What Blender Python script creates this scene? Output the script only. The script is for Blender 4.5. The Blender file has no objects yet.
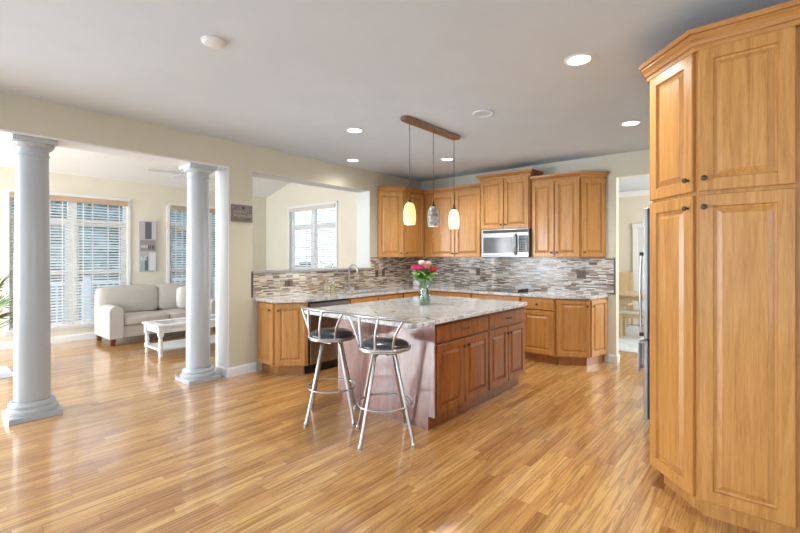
import bpy, bmesh, math, random
from mathutils import Matrix, Vector
random.seed(7)
PI = math.pi
S = bpy.context.scene
COL = S.collection
R = math.radians

# ------------------------------------------------------------------ camera
cd = bpy.data.cameras.new('camera'); cam = bpy.data.objects.new('camera', cd); COL.objects.link(cam)
cam.location = (0, 0, 1.40)
cam.rotation_euler = (R(90), 0, R(40.557))
cd.sensor_width = 36; cd.lens = 36*430/800; cd.shift_y = -10.0/800
cd.clip_start = 0.05; cd.clip_end = 200
S.camera = cam
# ------------------------------------------------------------------ world, exposure
w = bpy.data.worlds.new('sky'); S.world = w; w.use_nodes = True
nt = w.node_tree; bg = nt.nodes['Background']
tc = nt.nodes.new('ShaderNodeTexCoord'); sp = nt.nodes.new('ShaderNodeSeparateXYZ')
rp = nt.nodes.new('ShaderNodeValToRGB')
nt.links.new(tc.outputs['Generated'], sp.inputs[0]); nt.links.new(sp.outputs['Z'], rp.inputs[0])
rp.color_ramp.elements[0].position = 0.0; rp.color_ramp.elements[0].color = (0.86, 0.93, 1.0, 1)
rp.color_ramp.elements[1].position = 0.6; rp.color_ramp.elements[1].color = (0.55, 0.72, 1.0, 1)
nt.links.new(rp.outputs[0], bg.inputs[0]); bg.inputs[1].default_value = 2.3
S.view_settings.view_transform = 'Standard'; S.view_settings.look = 'None'
S.view_settings.gamma = 1; S.view_settings.use_curve_mapping = False
S.view_settings.exposure = 0.10

# ------------------------------------------------------------------ lights (added fill lamps outside unseen windows)
def area(name, loc, rot, sx, sy, power, col=(1, 1, 1)):
    l = bpy.data.lights.new(name, 'AREA'); l.shape = 'RECTANGLE'; l.size = sx; l.size_y = sy
    l.energy = power; l.color = col
    o = bpy.data.objects.new(name, l); COL.objects.link(o); o.location = loc; o.rotation_euler = rot
    return o
# fill lamps added behind made-up windows out of view, standing in for daylight
area('fill_rear', (-2.2, -3.05, 1.35), (R(-90), 0, R(180)), 3.4, 2.1, 50, (0.84, 0.92, 1.0))
area('fill_rear', (1.4, -3.05, 1.35), (R(-90), 0, R(180)), 2.0, 2.1, 48, (0.86, 0.93, 1.0))
area('fill_side', (3.3, 0.0, 1.45), (0, R(90), 0), 1.8, 3.0, 50, (0.92, 0.96, 1.0))
area('fill_living', (-7.0, -3.05, 1.4), (R(-90), 0, R(180)), 2.6, 2.1, 500, (0.95, 0.97, 1.0))
area('fill_living', (-9.0, -1.35, 1.35), (0, R(-90), 0), 2.1, 2.2, 300, (0.95, 0.97, 1.0))
area('fill_dining', (1.35, 8.0, 1.5), (0, R(90), 0), 1.8, 2.2, 125, (1.0, 0.97, 0.92))

# ------------------------------------------------------------------ materials
def mat(name, color=(.8, .8, .8), rough=.5, metal=0, coat=0, spec=.5, emit=None, es=1, trans=0, ior=1.45):
    m = bpy.data.materials.new(name); m.use_nodes = True
    b = m.node_tree.nodes['Principled BSDF']
    b.inputs['Base Color'].default_value = (*color, 1); b.inputs['Roughness'].default_value = rough
    b.inputs['Metallic'].default_value = metal; b.inputs['Coat Weight'].default_value = coat
    b.inputs['Coat Roughness'].default_value = .12
    b.inputs['Specular IOR Level'].default_value = spec; b.inputs['IOR'].default_value = ior
    b.inputs['Transmission Weight'].default_value = trans
    if emit: b.inputs['Emission Color'].default_value = (*emit, 1); b.inputs['Emission Strength'].default_value = es
    return m
def nodes(m): return m.node_tree.nodes, m.node_tree.links, m.node_tree.nodes['Principled BSDF']
def ramp(N, stops, interp='LINEAR'):
    r = N.new('ShaderNodeValToRGB'); r.color_ramp.interpolation = interp
    e = r.color_ramp.elements
    while len(e) < len(stops): e.new(.5)
    for el, (p, c) in zip(e, stops): el.position = p; el.color = (*c, 1)
    return r
def noisy(name, c1, c2, scale=20, rough=.6, metal=0, bump=0, **k):
    m = mat(name, c1, rough, metal, **k); N, L, B = nodes(m)
    t = N.new('ShaderNodeTexCoord'); n = N.new('ShaderNodeTexNoise'); n.inputs['Scale'].default_value = scale
    n.inputs['Detail'].default_value = 4
    r = ramp(N, [(.35, c1), (.65, c2)]); L.new(t.outputs['Object'], n.inputs['Vector']); L.new(n.outputs['Fac'], r.inputs[0])
    L.new(r.outputs[0], B.inputs['Base Color'])
    if bump:
        b = N.new('ShaderNodeBump'); b.inputs['Strength'].default_value = bump; b.inputs['Distance'].default_value = .01
        L.new(n.outputs['Fac'], b.inputs['Height']); L.new(b.outputs[0], B.inputs['Normal'])
    return m
def wood(name, dark, mid, light, scale=(9, 9, .9), rough=.34, coat=.25):
    m = mat(name, mid, rough, coat=coat); N, L, B = nodes(m)
    t = N.new('ShaderNodeTexCoord'); mp = N.new('ShaderNodeMapping'); mp.inputs['Scale'].default_value = scale
    oi = N.new('ShaderNodeObjectInfo'); va = N.new('ShaderNodeVectorMath'); va.operation = 'ADD'
    ml = N.new('ShaderNodeMath'); ml.operation = 'MULTIPLY'; ml.inputs[1].default_value = 7
    L.new(oi.outputs['Random'], ml.inputs[0]); L.new(t.outputs['Object'], va.inputs[0]); L.new(ml.outputs[0], va.inputs[1])
    L.new(va.outputs[0], mp.inputs[0])
    n = N.new('ShaderNodeTexNoise'); n.inputs['Scale'].default_value = 1.3; n.inputs['Detail'].default_value = 5; n.inputs['Distortion'].default_value = 1.2
    L.new(mp.outputs[0], n.inputs['Vector'])
    n2 = N.new('ShaderNodeTexNoise'); n2.inputs['Scale'].default_value = 9; n2.inputs['Detail'].default_value = 3
    L.new(mp.outputs[0], n2.inputs['Vector'])
    mx = N.new('ShaderNodeMix'); mx.inputs[0].default_value = .38
    L.new(n.outputs['Fac'], mx.inputs[2]); L.new(n2.outputs['Fac'], mx.inputs[3])
    r = ramp(N, [(.34, dark), (.5, mid), (.66, light)]); L.new(mx.outputs[0], r.inputs[0]); L.new(r.outputs[0], B.inputs['Base Color'])
    return m
def brickmat(name, axes, bw, rh, mortar, stops, mortar_col, rough, rowrand=True, grain=None, coat=0, interp='LINEAR', bump=.0):
    m = mat(name, (.5, .5, .5), rough, coat=coat); N, L, B = nodes(m)
    g = N.new('ShaderNodeNewGeometry'); s = N.new('ShaderNodeSeparateXYZ'); L.new(g.outputs['Position'], s.inputs[0])
    U, V = s.outputs[axes[0]], s.outputs[axes[1]]
    def M(op, a, b=None):
        n = N.new('ShaderNodeMath'); n.operation = op
        for i, v in enumerate((a, b)):
            if v is None: continue
            if isinstance(v, (int, float)): n.inputs[i].default_value = v
            else: L.new(v, n.inputs[i])
        return n.outputs[0]
    row = M('FLOOR', M('DIVIDE', V, rh)); wn = N.new('ShaderNodeTexWhiteNoise'); wn.noise_dimensions = '1D'; L.new(row, wn.inputs['W'])
    u2 = M('ADD', M('ADD', U, 50), M('MULTIPLY', wn.outputs['Value'], bw*3))
    c = N.new('ShaderNodeCombineXYZ'); L.new(u2, c.inputs[0]); L.new(V, c.inputs[1])
    b = N.new('ShaderNodeTexBrick'); b.offset = 0.0; b.inputs['Scale'].default_value = 1
    b.inputs['Brick Width'].default_value = bw; b.inputs['Row Height'].default_value = rh
    b.inputs['Mortar Size'].default_value = mortar; b.inputs['Mortar Smooth'].default_value = .1
    b.inputs['Color1'].default_value = (0, 0, 0, 1); b.inputs['Color2'].default_value = (1, 1, 1, 1); b.inputs['Mortar'].default_value = (.5, .5, .5, 1)
    L.new(c.outputs[0], b.inputs['Vector'])
    r = ramp(N, stops, interp); L.new(b.outputs['Color'], r.inputs[0]); out = r.outputs[0]
    if grain:
        cm = N.new('ShaderNodeCombineXYZ'); L.new(M('ADD', M('MULTIPLY', u2, 1.6), M('MULTIPLY', b.outputs['Color'], 40)), cm.inputs[0]); L.new(M('MULTIPLY', V, 34), cm.inputs[1])
        n = N.new('ShaderNodeTexNoise'); n.inputs['Scale'].default_value = 1.5; n.inputs['Detail'].default_value = 6; n.inputs['Distortion'].default_value = 1.0
        L.new(cm.outputs[0], n.inputs['Vector'])
        gr = ramp(N, [(.38, (grain, grain*.9, grain*.8)), (.58, (1, 1, 1))]); L.new(n.outputs['Fac'], gr.inputs[0])
        mm = N.new('ShaderNodeMix'); mm.data_type = 'RGBA'; mm.blend_type = 'MULTIPLY'; mm.inputs[0].default_value = 1
        L.new(out, mm.inputs[6]); L.new(gr.outputs[0], mm.inputs[7]); out = mm.outputs[2]
    mo = N.new('ShaderNodeMix'); mo.data_type = 'RGBA'; L.new(b.outputs['Fac'], mo.inputs[0]); L.new(out, mo.inputs[6]); mo.inputs[7].default_value = (*mortar_col, 1)
    L.new(mo.outputs[2], B.inputs['Base Color'])
    return m

M_FLOOR = brickmat('oak_floor', ('Y', 'X'), .72, .060, .0008,
    [(0, (.47, .215, .062)), (.25, (.60, .31, .095)), (.7, (.66, .365, .125)), (1, (.74, .45, .17))], (.22, .09, .03), .30, grain=.60, coat=.9)
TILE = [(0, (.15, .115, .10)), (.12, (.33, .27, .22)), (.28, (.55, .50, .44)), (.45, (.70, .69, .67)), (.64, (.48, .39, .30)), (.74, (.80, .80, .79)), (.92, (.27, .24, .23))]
M_TILE_L = brickmat('mosaic_tile_shade_tint', ('Y', 'Z'), .10, .0165, .0012, [(p, (c[0]*.88, c[1]*.77, c[2]*.64)) for p, c in TILE], (.42, .38, .33), .18, interp='CONSTANT')  # same tile as the back wall, its dimmer reflection tinted into the colour
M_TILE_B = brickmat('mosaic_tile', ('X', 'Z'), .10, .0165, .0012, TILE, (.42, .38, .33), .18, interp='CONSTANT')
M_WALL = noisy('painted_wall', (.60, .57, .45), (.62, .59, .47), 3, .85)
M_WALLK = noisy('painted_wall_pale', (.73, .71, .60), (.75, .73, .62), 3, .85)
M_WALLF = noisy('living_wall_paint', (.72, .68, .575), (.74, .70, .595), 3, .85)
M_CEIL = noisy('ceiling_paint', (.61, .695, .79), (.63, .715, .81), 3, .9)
M_WHITE = mat('white_paint', (.80, .82, .83), .35)
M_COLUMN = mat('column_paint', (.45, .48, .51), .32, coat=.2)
M_OAK = wood('oak', (.42, .185, .047), (.54, .26, .072), (.62, .325, .102), scale=(26, 26, 1.3))
M_OAKH = wood('oak_moulding', (.36, .15, .038), (.47, .215, .058), (.55, .275, .082), scale=(1.5, 1.5, 30))
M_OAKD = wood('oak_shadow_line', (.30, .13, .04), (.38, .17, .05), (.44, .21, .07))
M_CHERRY = wood('cherry', (.15, .042, .009), (.265, .080, .017), (.36, .122, .028), coat=.3, rough=.3, scale=(16, 16, 1.2))
M_CHERRYP = wood('cherry_panel', (.16, .072, .055), (.24, .11, .088), (.31, .15, .125), coat=.8, rough=.25)
M_CHROME = mat('brushed_chrome', (.50, .50, .515), .28, 1)
M_NICKEL = mat('satin_nickel', (.42, .41, .39), .35, 1)
M_STEEL = noisy('stainless', (.29, .30, .31), (.35, .36, .37), 6, .34, 1)
M_BRONZE = mat('bronze', (.10, .075, .055), .4, .8)
M_BRONZEL = noisy('antique_bronze', (.23, .15, .10), (.30, .20, .14), 20, .4, .6)
M_BLACK = mat('black', (.015, .015, .017), .35)
M_BLACKG = mat('black_glass', (.03, .035, .04), .08)
M_VINYL = mat('black_vinyl', (.035, .04, .05), .28, coat=.3)
M_FABRIC = noisy('sofa_fabric', (.50, .47, .44), (.55, .52, .49), 90, .95, bump=.15)
M_PILLOW = noisy('pillow_fabric', (.72, .70, .67), (.76, .74, .71), 80, .95)
M_BROWN = mat('brown_wood', (.16, .055, .025), .4)
M_BLIND = mat('blind_slat', (.80, .79, .77), .5)
M_TAN = wood('valance_wood', (.42, .27, .17), (.52, .35, .23), (.58, .41, .28), scale=(1, 1, 9))
M_LIGHTW = wood('pale_wood', (.50, .36, .20), (.62, .47, .28), (.70, .55, .35))
M_OUTLET = mat('brown_cover', (.13, .095, .08), .4)
M_GREEN = noisy('leaf', (.13, .30, .06), (.32, .55, .17), 30, .5)
M_PALM = noisy('palm_leaf', (.045, .11, .035), (.12, .22, .07), 20, .5)
M_TREE = noisy('tree_foliage', (.10, .19, .16), (.30, .42, .38), 5, .9)
M_SNOW = noisy('pale_ground', (.60, .63, .66), (.72, .74, .76), .4, .9)
M_DECK = mat('deck_boards', (.45, .45, .45), .7)
M_RUG = noisy('rug_wool', (.55, .60, .64), (.70, .73, .75), 6, .95)
M_GROUT = mat('edge_trim_metal', (.09, .08, .08), .4, .5)

def glassmat(name, tint=(1, 1, 1), refl=.12):
    m = bpy.data.materials.new(name); m.use_nodes = True; N = m.node_tree.nodes; L = m.node_tree.links; N.clear()
    o = N.new('ShaderNodeOutputMaterial'); mx = N.new('ShaderNodeMixShader'); tr = N.new('ShaderNodeBsdfTransparent'); gl = N.new('ShaderNodeBsdfGlossy')
    tr.inputs[0].default_value = (*tint, 1); gl.inputs['Roughness'].default_value = .03; mx.inputs[0].default_value = refl
    L.new(tr.outputs[0], mx.inputs[1]); L.new(gl.outputs[0], mx.inputs[2]); L.new(mx.outputs[0], o.inputs[0])
    return m
M_PANE = glassmat('window_glass', (.95, .97, .98), .06)
M_GLASS = mat('clear_glass', (.93, .97, .95), .02, trans=1, ior=1.45)
M_THIN = glassmat('thin_glass', (.86, .92, .90), .07)
M_WATER = mat('pale_soap', (.72, .74, .30), .1, trans=.5)

def granite():
    m = mat('granite', (.6, .6, .57), .10, coat=.4); N, L, B = nodes(m)
    t = N.new('ShaderNodeNewGeometry')
    n1 = N.new('ShaderNodeTexNoise'); n1.inputs['Scale'].default_value = 5; n1.inputs['Detail'].default_value = 6; n1.inputs['Distortion'].default_value = 2.2
    n2 = N.new('ShaderNodeTexNoise'); n2.inputs['Scale'].default_value = 70; n2.inputs['Detail'].default_value = 3
    v = N.new('ShaderNodeTexVoronoi'); v.inputs['Scale'].default_value = 55
    for x in (n1, n2, v): L.new(t.outputs['Position'], x.inputs['Vector'])
    r1 = ramp(N, [(.28, (.34, .36, .37)), (.42, (.60, .63, .64)), (.55, (.78, .81, .82)), (.70, (.64, .62, .57))]); L.new(n1.outputs['Fac'], r1.inputs[0])
    r2 = ramp(N, [(.34, (.42, .42, .42)), (.46, (.88, .89, .90)), (.66, (1.05, 1.06, 1.08))]); L.new(n2.outputs['Fac'], r2.inputs[0])
    mm = N.new('ShaderNodeMix'); mm.data_type = 'RGBA'; mm.blend_type = 'MULTIPLY'; mm.inputs[0].default_value = .8
    L.new(r1.outputs[0], mm.inputs[6]); L.new(r2.outputs[0], mm.inputs[7]); L.new(mm.outputs[2], B.inputs['Base Color'])
    return m
M_GRANITE = granite()
def shade_mat(name, c1, c2, es):
    m = mat(name, c1, .3); N, L, B = nodes(m)
    t = N.new('ShaderNodeTexCoord'); v = N.new('ShaderNodeTexVoronoi'); v.inputs['Scale'].default_value = 38
    L.new(t.outputs['Object'], v.inputs['Vector']); r = ramp(N, [(.1, c1), (.75, c2)]); L.new(v.outputs['Distance'], r.inputs[0])
    L.new(r.outputs[0], B.inputs['Base Color'])
    if es: L.new(r.outputs[0], B.inputs['Emission Color']); B.inputs['Emission Strength'].default_value = es
    return m

# ------------------------------------------------------------------ mesh builder
class MB:
    def __init__(s, M=None): s.v = []; s.f = []; s.M = M or Matrix.Identity(4)
    def add(s, vs, fs):
        k = len(s.v); s.v += [tuple(s.M @ Vector(p)) for p in vs]; s.f += [tuple(i+k for i in q) for q in fs]; return s
    def box(s, x0, x1, y0, y1, z0, z1):
        return s.add([(x0, y0, z0), (x1, y0, z0), (x1, y1, z0), (x0, y1, z0), (x0, y0, z1), (x1, y0, z1), (x1, y1, z1), (x0, y1, z1)],
              [(0, 3, 2, 1), (4, 5, 6, 7), (0, 1, 5, 4), (1, 2, 6, 5), (2, 3, 7, 6), (3, 0, 4, 7)])
    def prism(s, poly, z0, z1):
        n = len(poly)
        return s.add([(x, y, z0) for x, y in poly]+[(x, y, z1) for x, y in poly],
              [tuple(range(n))[::-1], tuple(range(n, 2*n))]+[(i, (i+1) % n, (i+1) % n+n, i+n) for i in range(n)])
    def lathe(s, prof, c=(0, 0, 0), n=28, axis=None):
        vs = []; fs = []; m = len(prof)
        T = Matrix.Translation(Vector(c)) @ (Vector((0, 0, 1)).rotation_difference(Vector(axis)).to_matrix().to_4x4() if axis else Matrix.Identity(4))
        for r, z in prof:
            for i in range(n):
                a = 2*PI*i/n; vs.append(tuple(T @ Vector((r*math.cos(a), r*math.sin(a), z))))
        for j in range(m-1):
            for i in range(n): fs.append((j*n+i, j*n+(i+1) % n, (j+1)*n+(i+1) % n, (j+1)*n+i))
        fs.append(tuple(range(n))[::-1]); fs.append(tuple(range((m-1)*n, m*n)))
        return s.add(vs, fs)
    def lathe_open(s, prof, c=(0, 0, 0), n=28):
        vs = []; fs = []; m = len(prof)
        for r, z in prof:
            for i in range(n):
                a = 2*PI*i/n; vs.append((c[0]+r*math.cos(a), c[1]+r*math.sin(a), c[2]+z))
        for j in range(m-1):
            for i in range(n): fs.append((j*n+i, j*n+(i+1) % n, (j+1)*n+(i+1) % n, (j+1)*n+i))
        return s.add(vs, fs)
    def tube(s, pts, r, n=8, closed=False, r2=None):
        P = [Vector(p) for p in pts]; k = len(P); vs = []; fs = []; up = None
        for i, p in enumerate(P):
            if closed: d = P[(i+1) % k]-P[i-1]
            else: d = P[min(i+1, k-1)]-P[max(i-1, 0)]
            d.normalize()
            if up is None:
                up = d.orthogonal().normalized()
            else:
                up = (up-d*up.dot(d)).normalized()
            b = d.cross(up); rr = r if r2 is None else r+(r2-r)*i/(k-1)
            for j in range(n):
                a = 2*PI*j/n; vs.append(tuple(p+(up*math.cos(a)+b*math.sin(a))*rr))
        for i in range(k if closed else k-1):
            for j in range(n):
                a = i*n+j; b_ = i*n+(j+1) % n; c = ((i+1) % k)*n+(j+1) % n; d_ = ((i+1) % k)*n+j
                fs.append((a, b_, c, d_))
        if not closed: fs.append(tuple(range(n))[::-1]); fs.append(tuple(range((k-1)*n, k*n)))
        return s.add(vs, fs)
    def sweep(s, path, prof, caps=True):
        """path: plan points; prof: (out, z) pairs, out = to the right of travel"""
        n = len(path); m = len(prof); vs = []; fs = []
        P = [Vector((x, y)) for x, y in path]
        for i in range(n):
            ds = []
            if i > 0: ds.append((P[i]-P[i-1]).normalized())
            if i < n-1: ds.append((P[i+1]-P[i]).normalized())
            ns = [Vector((d.y, -d.x)) for d in ds]
            if len(ns) == 2:
                nn = (ns[0]+ns[1]); nn = nn/ (nn.length_squared/2) if nn.length > 1e-6 else ns[0]
            else: nn = ns[0]
            for o, z in prof: vs.append((P[i].x+nn.x*o, P[i].y+nn.y*o, z))
        for i in range(n-1):
            for j in range(m): fs.append((i*m+j, i*m+(j+1) % m, (i+1)*m+(j+1) % m, (i+1)*m+j))
        if caps: fs.append(tuple(range(m))); fs.append(tuple(range((n-1)*m, n*m))[::-1])
        return s.add(vs, fs)
    def door(s, x0, x1, z0, z1, t=.024, fr=.052, flat=False):
        """raised panel door: front at y=-t, back at y=0"""
        w = min(x1-x0, z1-z0)
        fr = min(fr, w*.24)
        if flat: rings = [(0, 0), (0, -t+.004), (.004, -t)]
        else: rings = [(0, 0), (0, -t+.004), (.004, -t), (fr, -t), (fr+.005, -t+.012), (fr+.014, -t+.014), (fr+.040, -t+.001)]
        vs = []; fs = []
        for i, y in rings: vs += [(x0+i, y, z0+i), (x1-i, y, z0+i), (x1-i, y, z1-i), (x0+i, y, z1-i)]
        for k in range(len(rings)-1):
            for j in range(4): a = k*4+j; b = k*4+(j+1) % 4; fs.append((a, b, b+4, a+4))
        k = (len(rings)-1)*4; fs.append((k, k+1, k+2, k+3)); fs.append((3, 2, 1, 0))
        return s.add(vs, fs)

def obj(name, mb, material, parent=None, smooth=None, bevel=0, sub=0, seg=2):
    if parent is not None:
        off = Vector(parent.location)
        p = parent.parent
        while p: off += Vector(p.location); p = p.parent
    else:
        xs = [v[0] for v in mb.v]; ys = [v[1] for v in mb.v]; zs = [v[2] for v in mb.v]
        off = Vector(((min(xs)+max(xs))/2, (min(ys)+max(ys))/2, min(zs)))
    me = bpy.data.meshes.new(name); me.from_pydata([tuple(Vector(v)-off) for v in mb.v], [], mb.f); me.update()
    bm = bmesh.new(); bm.from_mesh(me); bmesh.ops.recalc_face_normals(bm, faces=bm.faces); bm.to_mesh(me); bm.free()
    for m in (material if isinstance(material, (list, tuple)) else [material]): me.materials.append(m)
    o = bpy.data.objects.new(name, me); COL.objects.link(o)
    if parent is not None: o.parent = parent
    else: o.location = off
    if smooth or sub:
        for p in me.polygons: p.use_smooth = True
        if not sub and smooth is not True: me.set_sharp_from_angle(angle=R(smooth))
        elif not sub: me.set_sharp_from_angle(angle=R(40))
    if bevel:
        b = o.modifiers.new('bevel', 'BEVEL'); b.width = bevel; b.segments = seg; b.limit_method = 'ANGLE'; b.angle_limit = R(40)
    if sub:
        b = o.modifiers.new('sub', 'SUBSURF'); b.levels = sub; b.render_levels = sub
    return o
def objm(name, parts, parent=None, **k):
    mb = MB(); mats = []; idx = []
    for m_, mt in parts:
        n = len(mb.v); mb.v += m_.v; mb.f += [tuple(i+n for i in q) for q in m_.f]
        if mt not in mats: mats.append(mt)
        idx += [mats.index(mt)]*len(m_.f)
    o = obj(name, mb, mats, parent, **k)
    for p, i in zip(o.data.polygons, idx): p.material_index = i
    return o
def tag(o, label, cat, group=None, kind=None):
    o['label'] = label; o['category'] = cat
    if group: o['group'] = group
    if kind: o['kind'] = kind
    return o
def thing(name, label, cat, loc=(0, 0, 0), rz=0, group=None):
    o = bpy.data.objects.new(name, None); COL.objects.link(o); o.location = loc; o.rotation_euler = (0, 0, rz); o.empty_display_size = .1
    return tag(o, label, cat, group)
def struct(name, mb, m, **k):
    o = obj(name, mb, m, **k); o['kind'] = 'structure'; return o
def dup(root, loc, rz=None, label=None):
    r = root.copy(); COL.objects.link(r); r.location = loc
    if rz is not None: r.rotation_euler = (0, 0, rz)
    if label: r['label'] = label
    def rec(a, b):
        for ch in list(a.children):
            if ch == b: continue
            c = ch.copy(); COL.objects.link(c); c.parent = b; rec(ch, c)
    rec(root, r)
    return r
def face(px, py, ang):  # local x along the face, local y into the body
    return Matrix.Translation((px, py, 0)) @ Matrix.Rotation(ang, 4, 'Z')
def face2(p, q): return face(p[0], p[1], math.atan2(q[1]-p[1], q[0]-p[0])), math.hypot(q[0]-p[0], q[1]-p[1])
def holes_wall(mb, u0, u1, z0, z1, t, holes):
    """wall in local frame: x = u, y 0..t"""
    us = sorted({u0, u1, *[h[0] for h in holes], *[h[1] for h in holes]}); zs = sorted({z0, z1, *[h[2] for h in holes], *[h[3] for h in holes]})
    for a, b in zip(us, us[1:]):
        run = None
        for c, d in zip(zs, zs[1:]):
            inh = any(h[0] <= a and b <= h[1] and h[2] <= c and d <= h[3] for h in holes)
            if not inh: run = (run[0], d) if run else (c, d)
            if (inh or d == zs[-1]) and run:
                mb.box(a, b, 0, t, run[0], run[1]); run = None
    return mb

# ------------------------------------------------------------------ STRUCTURE
CE = 2.745
struct('floor', MB().box(-8.87, 3.12, -2.92, 10.0, -.12, 0), M_FLOOR)
struct('ceiling', MB().box(-4.78, 3.12, -2.92, 10.0, CE, CE+.12), M_CEIL)
# vaulted ceiling of the living room, rising towards the kitchen
struct('ceiling_living', MB(Matrix.Rotation(R(90), 4, 'X')).prism([(-8.87, 2.72), (-4.95, 3.70), (-4.95, 3.82), (-8.87, 2.84)], -5.6, 2.92), noisy('vault_paint', (.80, .81, .82), (.82, .83, .84), 3, .9))
# wall between kitchen and living room (header, pier, pass-through)
WL = MB()
WL.box(-5.03, -4.75, -2.92, 4.83, 2.44, 3.9)
WL.box(-5.0, -4.75, 2.50, 2.79, 0, 2.44)
WL.box(-5.0, -4.75, 2.79, 4.83, 0, 1.20)
WL.box(-5.0, -4.75, 4.83, 6.24, 0, 3.9)
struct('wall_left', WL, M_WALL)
struct('wall_back', holes_wall(MB(face(-4.75, 6.12, 0)), 0, 7.87, 0, CE, .12, [(3.24, 4.4, 0, 2.44)]), M_WALLK)
struct('wall_right', MB().box(.14, .26, 2.80, 6.12, 0, CE), M_WALLK)
struct('wall_pantry', MB().box(.14, 3.0, 2.72, 2.80, 0, CE), M_WALLK)
struct('wall_side', holes_wall(MB(face(3.0, 2.80, R(-90))), 0, 5.72, 0, CE, .12, [(1.2, 4.4, .5, 2.4)]), M_WALLK)
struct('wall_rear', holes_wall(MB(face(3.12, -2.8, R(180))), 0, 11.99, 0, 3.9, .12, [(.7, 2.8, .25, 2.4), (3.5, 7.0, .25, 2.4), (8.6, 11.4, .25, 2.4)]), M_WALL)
FX = -8.75
struct('wall_far', holes_wall(MB(face(FX, -2.92, R(90))), 0, 8.54, 0, 3.0, .12,
       [(.42, 2.72, .25, 2.38), (1.10+2.92, 2.68+2.92, .28, 2.38), (3.40+2.92, 4.98+2.92, .28, 2.38)]), M_WALLF)
struct('wall_end', holes_wall(MB(face(FX, 5.5, 0)), 0, 3.75, 0, 3.9, .12, [(.92, 2.42, .28, 2.42)]), M_WALLF)
struct('wall_dining', MB().box(-3.6, 1.12, 9.9, 10.0, 0, CE), M_WALLF)
struct('wall_dining_left', MB().box(-3.72, -3.6, 6.24, 10.0, 0, CE), M_WALLF)
struct('wall_dining_right', holes_wall(MB(face(1.12, 10.0, R(-90))), 0, 3.76, 0, CE, .12, [(.8, 3.2, .6, 2.4)]), M_WALLF)  # unseen opening added to let the dining fill lamp in
struct('trim_1', MB().box(-5.04, -4.705, 2.785, 4.83, 1.195, 1.222), mat('grey_stone_cap', (.36, .35, .32), .35), bevel=.004)
# painted white soffit and jamb linings
struct('trim_3', MB().box(-5.045, -4.752, -2.9, 2.495, 2.425, 2.44).box(-5.045, -4.752, 2.485, 2.50, 0, 2.44), M_WHITE)
struct('trim_4', MB().box(-5.04, -4.752, 2.79, 4.83, 2.428, 2.44).box(-5.04, -4.752, 4.818, 4.83, 1.222, 2.428).box(-5.04, -4.752, 2.79, 2.80, 1.222, 2.428), mat('pale_reveal', (.62, .64, .62), .7))
# baseboards
BB = [(0, 0), (.016, 0), (.016, .09), (.008, .105), (0, .11)]
def baseboard(name, path): struct(name, MB().sweep(path, BB), M_WHITE)
baseboard('baseboard_pier', [(-5.0, 3.4), (-5.0, 2.485), (-4.75, 2.485), (-4.75, 2.84)])
baseboard('baseboard_back', [(-1.60, 6.12), (-1.51, 6.12), (-1.51, 6.24)])
baseboard('baseboard_far', [(FX, -2.8), (FX, 5.5), (-5.0, 5.5)])
baseboard('baseboard_dining', [(-3.6, 9.9), (1.0, 9.9)])
# cased door in the far dining room wall
dm = MB(); dm.box(-2.12, -2.03, 9.86, 9.9, 0, 1.99); dm.box(-1.19, -1.10, 9.86, 9.9, 0, 1.99); dm.box(-2.13, -1.09, 9.85, 9.9, 1.99, 2.08)
do = struct('door_1', dm, M_WHITE, bevel=.004)
dl = MB(face(-2.03, 9.9, 0)); dl.door(0, .84, 0.01, 1.99, .03, .11); obj('door_leaf', dl, mat('door_white', (.70, .71, .72), .4), do)
# dining crown moulding
struct('trim_2', MB().sweep([(-3.6, 9.9), (1.0, 9.9)], [(0, CE), (0, CE-.10), (.02, CE-.10), (.09, CE-.02), (.09, CE)]), M_WHITE)

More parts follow.
